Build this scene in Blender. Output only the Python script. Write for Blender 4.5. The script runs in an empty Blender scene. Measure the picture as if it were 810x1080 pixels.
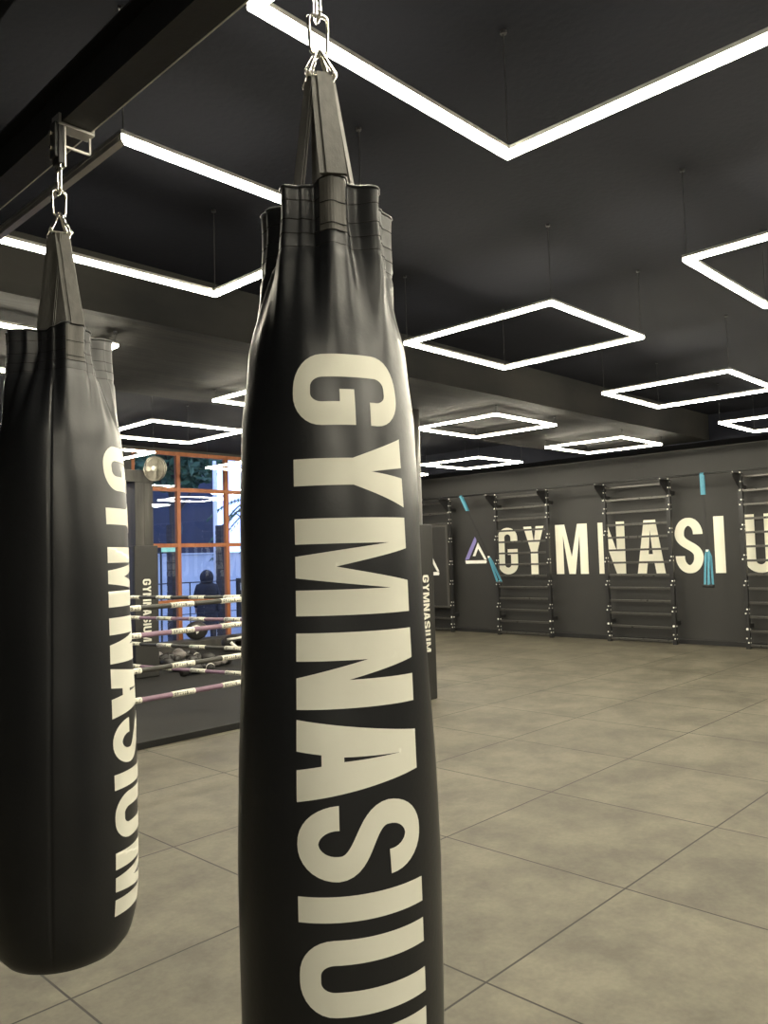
import bpy, bmesh, math, random
from mathutils import Vector, Matrix, Euler
random.seed(7)
S = bpy.context.scene
COL = S.collection
R = math.radians
# ------------------------------------------------------------------ camera
cam_d = bpy.data.cameras.new('camera'); cam = bpy.data.objects.new('camera', cam_d); COL.objects.link(cam)
CAM = Vector((-1.2337, -0.7330, 1.4693))
def cam_axes(yaw, pitch, roll):
    f = Vector((math.sin(yaw)*math.cos(pitch), math.cos(yaw)*math.cos(pitch), math.sin(pitch)))
    r = Vector((math.cos(yaw), -math.sin(yaw), 0)); u = r.cross(f)
    c, s = math.cos(roll), math.sin(roll)
    return c*r + s*u, -s*r + c*u, f
cr, cu, cf = cam_axes(0.80413640, 0.05507304, -0.02969859)
M = Matrix((cr, cu, -cf)).transposed().to_4x4(); M.translation = CAM
cam.matrix_world = M
cam_d.sensor_fit = 'VERTICAL'; cam_d.sensor_height = 36; cam_d.lens = 839.1/1080*36
cam_d.clip_start = 0.02; cam_d.clip_end = 200
S.camera = cam
# ------------------------------------------------------------------ world, exposure
LAMP = 92.0
W = bpy.data.worlds.new('dusk_sky'); S.world = W; W.use_nodes = True
bg = W.node_tree.nodes['Background']; bg.inputs[0].default_value = (0.44, 0.56, 1.0, 1); bg.inputs[1].default_value = 3.6
S.view_settings.view_transform = 'Standard'; S.view_settings.look = 'None'
S.view_settings.exposure = 0.0; S.view_settings.gamma = 1.0; S.view_settings.use_curve_mapping = False

# ------------------------------------------------------------------ materials
MATS = {}
def mat(name, col, rough=.5, metal=0, col2=None, scale=8, bump=0, emit=0, spec=.5, detail=4, lo=.35, hi=.65, coord='Object', stretch=None, bscale=None, rvar=.08):
    if name in MATS: return MATS[name]
    m = bpy.data.materials.new(name); m.use_nodes = True; MATS[name] = m
    nt = m.node_tree; N = nt.nodes; L = nt.links; b = N['Principled BSDF']
    b.inputs['Base Color'].default_value = (*col, 1); b.inputs['Roughness'].default_value = rough
    b.inputs['Metallic'].default_value = metal; b.inputs['Specular IOR Level'].default_value = spec
    tc = N.new('ShaderNodeTexCoord'); mp = N.new('ShaderNodeMapping'); L.new(tc.outputs[coord], mp.inputs[0])
    if stretch: mp.inputs['Scale'].default_value = stretch
    n = N.new('ShaderNodeTexNoise'); n.inputs['Scale'].default_value = scale; n.inputs['Detail'].default_value = detail
    L.new(mp.outputs[0], n.inputs['Vector'])
    rp = N.new('ShaderNodeValToRGB'); rp.color_ramp.elements[0].position = lo; rp.color_ramp.elements[1].position = hi
    c2 = col2 if col2 else tuple(min(1, c*1.12) for c in col)
    rp.color_ramp.elements[0].color = (*col, 1); rp.color_ramp.elements[1].color = (*c2, 1)
    L.new(n.outputs['Fac'], rp.inputs[0]); L.new(rp.outputs[0], b.inputs['Base Color'])
    mr = N.new('ShaderNodeMapRange'); mr.inputs['To Min'].default_value = max(0, rough-rvar); mr.inputs['To Max'].default_value = min(1, rough+rvar)
    L.new(n.outputs['Fac'], mr.inputs['Value']); L.new(mr.outputs[0], b.inputs['Roughness'])
    if bump:
        n2 = N.new('ShaderNodeTexNoise'); n2.inputs['Scale'].default_value = bscale or scale*6; n2.inputs['Detail'].default_value = 3
        L.new(mp.outputs[0], n2.inputs['Vector'])
        bp = N.new('ShaderNodeBump'); bp.inputs['Strength'].default_value = bump; bp.inputs['Distance'].default_value = .01
        L.new(n2.outputs['Fac'], bp.inputs['Height']); L.new(bp.outputs[0], b.inputs['Normal'])
    if emit:
        b.inputs['Emission Color'].default_value = (*col, 1); b.inputs['Emission Strength'].default_value = emit
    return m
def floor_mat():
    m = bpy.data.materials.new('rubber_floor_tiles'); m.use_nodes = True
    nt = m.node_tree; N = nt.nodes; L = nt.links; b = N['Principled BSDF']
    tc = N.new('ShaderNodeTexCoord')
    sx = N.new('ShaderNodeSeparateXYZ'); L.new(tc.outputs['Object'], sx.inputs[0])
    def mth(op, a, bb=None, v=None):
        n = N.new('ShaderNodeMath'); n.operation = op
        L.new(a, n.inputs[0])
        if bb is not None: L.new(bb, n.inputs[1])
        if v is not None: n.inputs[1].default_value = v
        return n.outputs[0]
    ds = []
    for ax in (0, 1):
        f = mth('FRACT', mth('ADD', sx.outputs[ax], v=.5)); d = mth('ABSOLUTE', mth('SUBTRACT', f, v=.5)); ds.append(d)
    dmin = mth('MINIMUM', ds[0], ds[1])
    line = N.new('ShaderNodeMapRange'); L.new(dmin, line.inputs['Value'])
    line.inputs['From Min'].default_value = .0028; line.inputs['From Max'].default_value = .0060
    n1 = N.new('ShaderNodeTexNoise'); n1.inputs['Scale'].default_value = 1.9; n1.inputs['Detail'].default_value = 12; n1.inputs['Roughness'].default_value = .70
    n1.inputs['Distortion'].default_value = .1
    L.new(tc.outputs['Object'], n1.inputs['Vector'])
    r1 = N.new('ShaderNodeValToRGB'); e = r1.color_ramp.elements
    e[0].position = .38; e[0].color = (.074, .066, .048, 1); e[1].position = .62; e[1].color = (.142, .130, .097, 1)
    L.new(n1.outputs['Fac'], r1.inputs[0])
    # every tile a slightly different tone
    fl = N.new('ShaderNodeVectorMath'); fl.operation = 'FLOOR'; L.new(tc.outputs['Object'], fl.inputs[0])
    wn = N.new('ShaderNodeTexWhiteNoise'); wn.noise_dimensions = '2D'; L.new(fl.outputs[0], wn.inputs['Vector'])
    tv = N.new('ShaderNodeMapRange'); L.new(wn.outputs['Value'], tv.inputs['Value']); tv.inputs['To Min'].default_value = .92; tv.inputs['To Max'].default_value = 1.06
    mx = N.new('ShaderNodeVectorMath'); mx.operation = 'SCALE'; L.new(r1.outputs[0], mx.inputs[0]); L.new(tv.outputs[0], mx.inputs['Scale'])
    # fine scuffs
    n3 = N.new('ShaderNodeTexNoise'); n3.inputs['Scale'].default_value = 45; n3.inputs['Detail'].default_value = 5; L.new(tc.outputs['Object'], n3.inputs['Vector'])
    sc = N.new('ShaderNodeMapRange'); L.new(n3.outputs['Fac'], sc.inputs['Value']); sc.inputs['From Min'].default_value = .3; sc.inputs['From Max'].default_value = .7
    sc.inputs['To Min'].default_value = .93; sc.inputs['To Max'].default_value = 1.07
    mx2 = N.new('ShaderNodeVectorMath'); mx2.operation = 'SCALE'; L.new(mx.outputs[0], mx2.inputs[0]); L.new(sc.outputs[0], mx2.inputs['Scale'])
    mix = N.new('ShaderNodeMix'); mix.data_type = 'RGBA'; L.new(line.outputs[0], mix.inputs['Factor'])
    mix.inputs['A'].default_value = (.012, .010, .007, 1); L.new(mx2.outputs[0], mix.inputs['B'])
    L.new(mix.outputs['Result'], b.inputs['Base Color'])
    rr = N.new('ShaderNodeMapRange'); L.new(n1.outputs['Fac'], rr.inputs['Value']); rr.inputs['To Min'].default_value = .50; rr.inputs['To Max'].default_value = .72
    L.new(rr.outputs[0], b.inputs['Roughness']); b.inputs['Specular IOR Level'].default_value = .35
    bp = N.new('ShaderNodeBump'); bp.inputs['Strength'].default_value = .25; bp.inputs['Distance'].default_value = .004
    ad = mth('ADD', mth('MULTIPLY', n3.outputs['Fac'], v=.3), line.outputs[0]); L.new(ad, bp.inputs['Height']); L.new(bp.outputs[0], b.inputs['Normal'])
    return m
def glass_mat():
    m = bpy.data.materials.new('window_glass'); m.use_nodes = True
    nt = m.node_tree; N = nt.nodes; L = nt.links; N.remove(N['Principled BSDF'])
    t = N.new('ShaderNodeBsdfTransparent'); t.inputs[0].default_value = (.90, .93, .96, 1)
    g = N.new('ShaderNodeBsdfGlossy'); g.inputs['Roughness'].default_value = .01; g.inputs[0].default_value = (.9, .92, .95, 1)
    fr = N.new('ShaderNodeFresnel'); fr.inputs[0].default_value = 1.5
    mx = N.new('ShaderNodeMixShader'); L.new(fr.outputs[0], mx.inputs[0]); L.new(t.outputs[0], mx.inputs[1]); L.new(g.outputs[0], mx.inputs[2])
    L.new(mx.outputs[0], N['Material Output'].inputs[0]); return m
def emit_mat(name, col, st):
    m = bpy.data.materials.new(name); m.use_nodes = True
    nt = m.node_tree; N = nt.nodes; N.remove(N['Principled BSDF'])
    e = N.new('ShaderNodeEmission'); e.inputs[0].default_value = (*col, 1); e.inputs[1].default_value = st
    nt.links.new(e.outputs[0], N['Material Output'].inputs[0]); return m
FLOOR = floor_mat(); GLASS = glass_mat()
LED = emit_mat('led_diffuser', (1.0, .925, .73), LAMP)
SIGNLIGHT = emit_mat('sign_light', (.45, 1.0, .88), .9)
CEIL = mat('ceiling_black_paint', (.0100, .0110, .0165), .85, col2=(.0120, .0130, .0185), scale=1.2, bump=.15, bscale=30, spec=.12)
CEILB = mat('ceiling_board_marked_concrete', (.014, .014, .0145), .85, spec=.12, col2=(.028, .027, .025), scale=2.0, stretch=(.5, 3.5, 1), bump=.4, bscale=12, detail=8)
WALL = mat('wall_black_paint', (.021, .0205, .020), .6, col2=(.026, .0255, .0245), scale=1.5, bump=.1, bscale=60)
STEELB = mat('black_steel', (.022, .022, .023), .38, .2, scale=20, bump=.05)
RUNG = mat('worn_steel_bar', (.085, .083, .078), .30, .6, scale=20)
BEAM = mat('black_painted_beam', (.011, .011, .011), .55, scale=6, bump=.1)
ALU = mat('aluminium_profile', (.50, .49, .46), .35, .9, scale=30)
CHROME = mat('zinc_plated_steel', (.75, .73, .68), .25, 1.0, scale=40)
VINYL = mat('black_vinyl', (.0080, .0088, .0110), .38, col2=(.0105, .0112, .0135), scale=5, bump=.035, bscale=90, spec=.62, rvar=.04)
HEMV = mat('webbing_black', (.060, .057, .052), .7, col2=(.085, .081, .074), scale=60, stretch=(1, 1, .2), bump=.08, bscale=300)
THREAD = mat('black_thread', (.006, .006, .006), .8)
CREAM = mat('cream_print', (.70, .69, .60), .55, col2=(.76, .75, .66), scale=3, spec=.3)
WCREAM = mat('cream_wall_paint', (.80, .78, .66), .6, col2=(.85, .83, .71), scale=3, spec=.2)
WHITE = mat('white_paint', (.80, .79, .74), .5)
PURPLE = mat('purple_paint', (.22, .19, .46), .5)
PAD = mat('black_pad_vinyl', (.021, .0205, .019), .5, col2=(.026, .025, .023), scale=6, bump=.05)
COLM = mat('grey_column_paint', (.055, .053, .048), .45, col2=(.065, .063, .057), scale=4)
PLY = mat('blackened_plywood', (.020, .019, .018), .6, col2=(.065, .061, .054), scale=3, stretch=(3, 3, .35), bump=.3, bscale=20, detail=8)
ORANGE = mat('stained_timber', (.27, .085, .028), .55, col2=(.34, .12, .042), scale=4, stretch=(4, 4, .5), bump=.15)
MATB = mat('black_ring_canvas', (.0095, .0094, .0092), .8, spec=.25, col2=(.017, .0167, .016), scale=1.4, bump=.2, bscale=80, detail=8)
ROPEK = mat('black_rope_cover', (.038, .037, .032), .45, scale=12, bump=.1)
ROPEP = mat('mauve_rope_cover', (.22, .135, .19), .5, col2=(.26, .16, .225), scale=12, bump=.1)
BAND = mat('white_band_tape', (.72, .70, .60), .5, scale=12)
INK = mat('black_ink', (.03, .03, .03), .6)
BLUE = mat('light_blue_webbing', (.06, .25, .36), .6, col2=(.09, .30, .41), scale=40, bump=.2)
BLKW = mat('black_strap_webbing', (.02, .02, .02), .7, scale=40, bump=.2)
FANM = mat('grey_fan_metal', (.22, .205, .17), .4, .5, scale=20)
GLOVE = mat('black_glove_leather', (.022, .021, .021), .38, col2=(.03, .029, .028), scale=15, bump=.2, bscale=60)
GLOVEG = mat('silver_grey_leather', (.17, .155, .15), .3, col2=(.22, .20, .19), scale=15, bump=.2, bscale=60)
GLOVEW = mat('white_glove_leather', (.75, .73, .66), .4, scale=15, bump=.1)
OUTW = mat('pale_street_wall', (.42, .47, .52), .8, col2=(.50, .55, .60), scale=2.2, bump=.1)
OUTD = mat('dark_facade', (.014, .018, .034), .8, col2=(.022, .027, .048), scale=.8, stretch=(3, 3, .4))
BRICK = mat('dark_brick', (.030, .026, .026), .8, col2=(.06, .05, .05), scale=9, stretch=(1, 1, 2.5))
PAVE = mat('wet_pavement', (.16, .18, .22), .5, col2=(.22, .24, .28), scale=3)
LEAF = mat('dark_green_leaf', (.035, .085, .045), .6, col2=(.06, .14, .07), scale=5)
BARK = mat('tree_bark', (.05, .045, .04), .8, scale=9, bump=.4)
PALE = mat('pale_post_paint', (.70, .72, .76), .5)
COAT = mat('dark_navy_coat', (.012, .014, .026), .8, col2=(.018, .02, .035), scale=10, bump=.2)
HAIR = mat('dark_hair', (.012, .010, .010), .6, scale=40, bump=.3)
SKIN = mat('skin', (.45, .28, .20), .55)

# ------------------------------------------------------------------ helpers
def link(o, parent=None, loc=None):
    COL.objects.link(o)
    if parent: o.parent = parent
    if loc is not None: o.location = loc
    return o
def thing(name, label, cat, loc=(0, 0, 0), rz=0, group=None):
    o = bpy.data.objects.new(name, None); o.empty_display_size = .1; link(o)
    o.location = loc; o.rotation_euler = (0, 0, rz); o['label'] = label; o['category'] = cat
    if group: o['group'] = group
    return o
def tag(o, label, cat, group=None):
    o['label'] = label; o['category'] = cat
    if group: o['group'] = group
    return o
def obj(name, bm, m, parent=None, smooth=False, label=None):
    me = bpy.data.meshes.new(name); bmesh.ops.recalc_face_normals(bm, faces=bm.faces[:]); bm.to_mesh(me); bm.free(); me.materials.append(m)
    if smooth:
        for p in me.polygons: p.use_smooth = True
    o = bpy.data.objects.new(name, me); link(o, parent)
    if label: o['label'] = label
    return o
def struct(name, bm, m, parent=None):
    o = obj(name, bm, m, parent)
    if not parent: o['kind'] = 'structure'
    return o
def copy_tree(o, parent=None):
    c = o.copy(); COL.objects.link(c); c.parent = parent
    for ch in list(o.children): copy_tree(ch, c)
    return c
def NB(): return bmesh.new()
def box(bm, x0, x1, y0, y1, z0, z1, bev=0, mtx=None):
    t = bmesh.new() if bev else bm
    vs = [t.verts.new((x, y, z)) for x in (x0, x1) for y in (y0, y1) for z in (z0, z1)]
    for f in ((0, 1, 3, 2), (4, 6, 7, 5), (0, 4, 5, 1), (2, 3, 7, 6), (0, 2, 6, 4), (1, 5, 7, 3)): t.faces.new([vs[i] for i in f])
    if bev:
        bmesh.ops.bevel(t, geom=t.edges[:], offset=bev, segments=2, affect='EDGES', profile=.5)
        merge(bm, t, mtx)
    elif mtx: bmesh.ops.transform(bm, matrix=mtx, verts=vs)
    return bm
def merge(bm, t, mtx=None):
    if mtx: bmesh.ops.transform(t, matrix=mtx, verts=t.verts[:])
    mp = {v: bm.verts.new(v.co) for v in t.verts}
    for f in t.faces:
        try: bm.faces.new([mp[v] for v in f.verts])
        except ValueError: pass
    t.free()
def tube(bm, pts, r, n=10, closed=False, caps=True, flat=1.0):
    pts = [Vector(p) for p in pts]; k = len(pts); rings = []
    rs = r if isinstance(r, (list, tuple)) else [r]*k
    up = None
    for i, p in enumerate(pts):
        if closed: d = (pts[(i+1) % k]-pts[i-1])
        else: d = (pts[min(i+1, k-1)]-pts[max(i-1, 0)])
        d.normalize()
        if up is None:
            up = Vector((0, 0, 1)) if abs(d.z) < .9 else Vector((1, 0, 0))
        s = d.cross(up)
        if s.length < 1e-4: s = d.cross(Vector((0, 1, .1)))
        s.normalize(); u = s.cross(d).normalized(); up = u
        rings.append([bm.verts.new(p+rs[i]*(math.cos(a)*s+math.sin(a)*u*flat)) for a in [2*math.pi*j/n for j in range(n)]])
    for i in range(k if closed else k-1):
        a, b = rings[i], rings[(i+1) % k]
        for j in range(n): bm.faces.new((a[j], a[(j+1) % n], b[(j+1) % n], b[j]))
    if not closed and caps: bm.faces.new(rings[0][::-1]); bm.faces.new(rings[-1])
    return bm
def lathe(bm, prof, n=24, mtx=None):
    t = bmesh.new(); rings = []
    for r, z in prof:
        rings.append([t.verts.new((r*math.cos(2*math.pi*j/n), r*math.sin(2*math.pi*j/n), z)) for j in range(n)] if r > 1e-6 else [t.verts.new((0, 0, z))])
    for a, b in zip(rings, rings[1:]):
        for j in range(n):
            q = [a[j % len(a)], a[(j+1) % len(a)], b[(j+1) % len(b)], b[j % len(b)]]
            q2 = []
            for v in q:
                if v not in q2: q2.append(v)
            if len(q2) > 2: t.faces.new(q2)
    merge(bm, t, mtx); return bm
def prism(bm, poly, h, mtx=None):
    """2-D outline in xy, thickness h along z"""
    t = bmesh.new()
    a = [t.verts.new((x, y, 0)) for x, y in poly]; b = [t.verts.new((x, y, h)) for x, y in poly]; n = len(a)
    t.faces.new(a[::-1]); t.faces.new(b)
    for i in range(n): t.faces.new((a[i], a[(i+1) % n], b[(i+1) % n], b[i]))
    bmesh.ops.triangulate(t, faces=[f for f in t.faces if len(f.verts) > 4])
    merge(bm, t, mtx); return bm
def align(p, d, roll=0):
    """matrix whose z axis is d, at p"""
    return Matrix.Translation(p) @ Vector(d).to_track_quat('Z', 'Y').to_matrix().to_4x4() @ Matrix.Rotation(roll, 4, 'Z')

# ------------------------------------------------------------------ lettering
def arc(cx, cy, rx, ry, a0, a1, n=9):
    return [(cx+rx*math.cos(R(a0+(a1-a0)*i/(n-1))), cy+ry*math.sin(R(a0+(a1-a0)*i/(n-1)))) for i in range(n)]
def glyph(ch, w, s, st=None):
    """outlines (outer, holes...) of a condensed bold capital, width w, height 1, stem s"""
    t = st or s; ro = min(w/2, .30); ri = max(ro-s, .02); roy = ro*.85; riy = max(roy-t, .02)
    if ch == 'I': return [[(0, 0), (s, 0), (s, 1), (0, 1)]]
    if ch == 'U':
        return [[(0, 1), (0, roy)]+arc(ro, roy, ro, roy, 180, 270)+arc(w-ro, roy, ro, roy, 270, 360)+[(w, 1), (w-s, 1)]
                + arc(w-s-ri, t+riy, ri, riy, 0, -90)+arc(s+ri, t+riy, ri, riy, 270, 180)+[(s, 1)]]
    if ch == 'G':
        return [[(w, .68)]+arc(w-ro, 1-roy, ro, roy, 0, 90)+arc(ro, 1-roy, ro, roy, 90, 180)+arc(ro, roy, ro, roy, 180, 270)+arc(w-ro, roy, ro, roy, 270, 360)
                + [(w, .54), (w*.50, .54), (w*.50, .54-t*.85), (w-s, .54-t*.85)]
                + arc(w-s-ri, t+riy, ri, riy, 0, -90)+arc(s+ri, t+riy, ri, riy, 270, 180)+arc(s+ri, 1-t-riy, ri, riy, 180, 90)+arc(w-s-ri, 1-t-riy, ri, riy, 90, 0)+[(w-s, .68)]]
    if ch == 'Y':
        c = w/2; k = s*1.12
        return [[(0, 1), (k, 1), (c, .66), (w-k, 1), (w, 1), (c+s/2, .50), (c+s/2, 0), (c-s/2, 0), (c-s/2, .50)]]
    if ch == 'M':
        c = w/2; k = s*1.25
        return [[(0, 0), (0, 1), (k, 1), (c, .34), (w-k, 1), (w, 1), (w, 0), (w-s, 0), (w-s, .80), (c+s*.42, 0), (c-s*.42, 0), (s, .80), (s, 0)]]
    if ch == 'N':
        return [[(0, 0), (0, 1), (s*1.08, 1), (w-s*.98, .42), (w-s*.98, 1), (w, 1), (w, 0), (w-s*1.08, 0), (s*.98, .58), (s*.98, 0)]]
    if ch == 'A':
        c = w/2; k = s*.66
        return [[(0, 0), (c-k, 1), (c+k, 1), (w, 0), (w-s*1.02, 0), (w-s*1.02-.19*(w/2-k)*.95, .19), (s*1.02+.19*(w/2-k)*.95, .19), (s*1.02, 0)],
                [(s*1.02+.36*(c-k)*.95, .36), (w-s*1.02-.36*(c-k)*.95, .36), (c, .83)]]
    if ch == 'S':
        rx = w/2-s/2; ry = .25-t/4+.01; c = w/2
        top = arc(c, 1-t/2-ry, rx, ry, 0, 180, 19); bot = arc(c, t/2+ry, rx, ry, 0, -180, 19)
        cl = [(c+rx, .70)]+top
        y0 = 1-t/2-ry; y1 = t/2+ry
        hd = (y0-y1)*.52
        for i in range(1, 16):
            u = i/16; b0_, b1_, b2_, b3_ = (1-u)**3, 3*u*(1-u)**2, 3*u*u*(1-u), u**3
            cl.append(((c-rx)*(b0_+b1_)+(c+rx)*(b2_+b3_), y0*b0_+(y0-hd)*b1_+(y1+hd)*b2_+y1*b3_))
        cl += bot+[(c-rx, .31)]
        Lp, Rp = [], []
        for i, (x, y) in enumerate(cl):
            x0, yy0 = cl[max(i-1, 0)]; x1, yy1 = cl[min(i+1, len(cl)-1)]
            if i in (0, len(cl)-1): x0 = x1 = 0; yy0, yy1 = 0, 1
            dx, dy = x1-x0, yy1-yy0; l = math.hypot(dx, dy) or 1; dx /= l; dy /= l
            hw = (s*abs(dy)+t*abs(dx))/(abs(dx)+abs(dy))/2
            Lp.append((x-dy*hw, y+dx*hw)); Rp.append((x+dy*hw, y-dx*hw))
        return [Lp+Rp[::-1]]
def glyph_bm(ch, w, s, width, height, st=None, step=None):
    """filled flat letter as bmesh in xy, scaled to width x height"""
    cu_ = bpy.data.curves.new('t', 'CURVE'); cu_.dimensions = '2D'; cu_.fill_mode = 'BOTH'
    for loop in glyph(ch, w, s, st):
        sp = cu_.splines.new('POLY'); sp.points.add(len(loop)-1); sp.use_cyclic_u = True
        for p, (x, y) in zip(sp.points, loop): p.co = (x/w*width, y*height, 0, 1)
    o = bpy.data.objects.new('t', cu_); me = o.to_mesh(); bm = bmesh.new(); bm.from_mesh(me); o.to_mesh_clear()
    bpy.data.objects.remove(o); bpy.data.curves.remove(cu_)
    bmesh.ops.remove_doubles(bm, verts=bm.verts[:], dist=1e-5)
    if step:
        for axis, ln in ((0, width), (1, height)):
            k = int(ln/step)+1
            for i in range(1, k):
                co = [0, 0, 0]; co[axis] = ln*i/k; no = [0, 0, 0]; no[axis] = 1
                bmesh.ops.bisect_plane(bm, geom=bm.verts[:]+bm.edges[:]+bm.faces[:], plane_co=co, plane_no=no)
    return bm
def solidify(bm, vec):
    r_ = bmesh.ops.extrude_face_region(bm, geom=bm.faces[:])
    bmesh.ops.translate(bm, vec=vec, verts=[v for v in r_['geom'] if isinstance(v, bmesh.types.BMVert)])
WORD = 'GYMNASIUM'
# advance table: (width of letter, gap) relative to the letter height, for small lettering
def word_bm(height, fn, wr=.62, s=.19, gap=.14, step=None):
    """whole word as one mesh; fn maps (along, up) -> 3-D; centred along its length"""
    ws = {'I': s, 'M': wr*1.32}; tot = sum(ws.get(c, wr)+gap for c in WORD)-gap; x = -tot/2*height
    bm = bmesh.new()
    for c in WORD:
        w = ws.get(c, wr); g = glyph_bm(c, w, s, w*height, height, step=step)
        for v in g.verts: v.co = fn(v.co.x+x, v.co.y-height/2)
        merge(bm, g); x += (w+gap)*height
    return bm
word_ratio = lambda wr, s, gap: sum({'I': s, 'M': wr*1.32}.get(c, wr)+gap for c in WORD)-gap

# ------------------------------------------------------------------ room shell
XW, YW = 10.68, 10.8; XL, YR = -4.0, -4.2; ZC = 3.33; ZL = 2.97
struct('floor', box(NB(), XL, XW, YR, YW, -.12, 0), FLOOR)
bm = NB(); box(bm, XL, XW, YR, 3.70, ZC, ZC+.2); box(bm, XL, XW, 5.68, YW, ZC, ZC+.2)
struct('ceiling', bm, CEIL)
bm = NB(); box(bm, XL, XW, 3.70, 5.68, ZL, ZC+.2); struct('ceiling.001', bm, CEILB)
struct('trim_1', box(NB(), 10.05, XW, YR, YW, 2.955, ZC-.001), CEIL)
struct('wall_back', box(NB(), XW, XW+.2, YR, YW+.2, -.12, ZC+.2), WALL)
struct('wall_right', box(NB(), XL, XW, YR-.2, YR, -.12, ZC+.2), WALL)
struct('wall_near', box(NB(), XL-.2, XL, YR-.2, YW+.2, -.12, ZC+.2), WALL)
bm = NB(); box(bm, XL, .2, YW, YW+.2, -.12, ZC+.2); box(bm, 3.45, 5.02, YW, YW+.2, -.12, ZC+.2); box(bm, 9.75, XW, YW, YW+.2, -.12, ZC+.2)
box(bm, .2, 3.45, YW, YW+.2, -.12, .1); box(bm, 5.02, 9.75, YW, YW+.2, -.12, .1); box(bm, .2, 3.45, YW, YW+.2, 3.29, ZC+.2); box(bm, 5.02, 9.75, YW, YW+.2, 3.29, ZC+.2)
struct('wall_window_side', bm, WALL)
def window(name, x0, xs, x1):
    w = bpy.data.objects.new(name, None); link(w); w.location = ((x0+x1)/2, YW, 0); w['kind'] = 'structure'; ox = (x0+x1)/2
    bm = NB(); hw = .032
    for x in xs: box(bm, x-hw-ox, x+hw-ox, .01, .09, .1, 3.29)
    for z in (.13, .82, 1.742, 2.662, 3.26): box(bm, x0-ox, x1-ox, .015, .085, z-hw, z+hw)
    obj('window_frame', bm, ORANGE, w)
    bm = NB(); box(bm, x0-ox, x1-ox, .046, .052, .1, 3.29); obj('window_glass', bm, GLASS, w)
window('window_1', 5.02, [5.05, 5.87, 6.825, 7.78, 8.74, 9.71], 9.75)
window('window_2', .2, [.23, 1.17, 2.1, 3.02, 3.42], 3.45)
struct('baseboard_back', box(NB(), XW-.015, XW, YR, YW, 0, .07), STEELB)

# ------------------------------------------------------------------ beam the bags hang from
bm = NB(); BX0, BX1 = -.21, -.12
box(bm, BX0, BX1, YR+.02, 3.69, 2.80, 2.808); box(bm, -.171, -.159, YR+.02, 3.69, 2.808, 2.952); box(bm, BX0, BX1, YR+.02, 3.69, 2.952, 2.960)
bt = thing('steel_beam', 'long black steel I-beam under the ceiling that both punching bags hang from', 'beam', (0, 0, 2.80))
def rel(bm, o): bmesh.ops.translate(bm, vec=-Vector(o.location), verts=bm.verts[:]); return bm
obj('beam_profile', rel(bm, bt), BEAM, bt)
for y in (-1.5, 1.05, 3.3):
    bm = NB(); box(bm, -.19, -.14, y-.03, y+.03, 2.96, ZC); obj('beam_hanger', rel(bm, bt), BEAM, bt)
bm = NB(); tube(bm, [(-.116, YR+.05, 2.803), (-.116, 3.68, 2.803)], .0030, 6); obj('edge_line', rel(bm, bt), WHITE, bt, label='thin pale line along the lower edge of the beam')  # thin pale line run along the lower flange edge
# dark dropped ceiling over the unlit left side of the hall
struct('trim_2', box(NB(), XL, -.42, YR, 3.70, ZL, ZC-.001), CEIL)

# ------------------------------------------------------------------ square pendant lamps
SZ = 1.14; LZ = 2.865
def make_lamp(drop):
    t = thing('square_pendant_lamp', '', 'lamp', group='square LED pendant lamps')
    h = SZ/2; w = .0165
    for k in range(4):
        bm = NB(); m = Matrix.Rotation(k*math.pi/2, 4, 'Z')
        prism(bm, [(-h, -h), (h, -h), (h-2*w, -h+2*w), (-h+2*w, -h+2*w)], .014, m @ Matrix.Translation((0, 0, .018)))
        b = obj('light_bar', bm, ALU, t)
        bm = NB(); e = .0035
        prism(bm, [(-h+e, -h+e), (h-e, -h+e), (h-2*w+e, -h+2*w-e), (-h+2*w-e, -h+2*w-e)], .0179, m)
        obj('led_diffuser', bm, LED, b)
    for sx in (-1, 1):
        for sy in (-1, 1):
            bm = NB(); tube(bm, [(sx*(h-w), sy*(h-w), .033), (sx*(h-w), sy*(h-w), drop)], .0025, 6)
            lathe(bm, [(0, drop-.012), (.012, drop-.012), (.012, drop-.0005), (0, drop-.0005)], 12, Matrix.Translation((sx*(h-w), sy*(h-w), 0)))
            obj('suspension_cable', bm, STEELB, t)
    return t
lamp_hi = make_lamp(ZC-LZ); lamp_lo = make_lamp(ZL-LZ); used = set()
COLX = [(.86, 1.65), (2.72, 3.52), (4.60, 5.41), (6.51, 7.32)]
ROWY = [(-1.35, -.53), (.31, 1.13), (1.685, 2.50), (3.37, 4.19), (5.03, 5.85), (6.48, 7.30)]
LL = {
 (0, 1): 'largest square lamp, nearest the camera, its corner pointing down at top centre',
 (0, 2): 'large square lamp behind the left bag straps, with one side unlit bare metal',
 (0, 3): 'square lamp half hidden by the left bag, tip showing right of the bag top',
 (1, 1): 'square lamp cut by the right photo edge, highest of those on the right',
 (1, 2): 'whole square lamp just right of the front punching bag, biggest fully visible lamp',
 (1, 3): 'square lamp under the marked bay whose left tip shows against the front bag',
 (1, 4): 'square lamp left of the front bag above the wall fan, whole outline nearly visible',
 (1, 5): 'small square lamp whose right tip points at the wall fan',
 (2, 1): 'square lamp beyond the right photo edge, second back from the near right one',
 (2, 2): 'square lamp at the right photo edge above the letter S of the wall sign',
 (2, 3): 'square lamp right of the round column, hung close under the marked concrete bay',
 (2, 4): 'square lamp hidden behind the middle of the front punching bag',
 (2, 5): 'small square lamp with its left tip beside the front bag, in front of the windows',
 (3, 2): 'small square lamp at the right photo edge nearest the back wall',
 (3, 3): 'small square lamp over the letters M and N of the wall sign',
 (3, 4): 'flat looking small square lamp right of the round column, over the left wall bars',
 (3, 5): 'tiny lamp tip peeking out beside the round column near the back wall',
 (0, 4): 'square lamp beyond the left photo edge over the boxing ring',
 (0, 5): 'square lamp beyond the left photo edge nearest the windows'}
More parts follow.
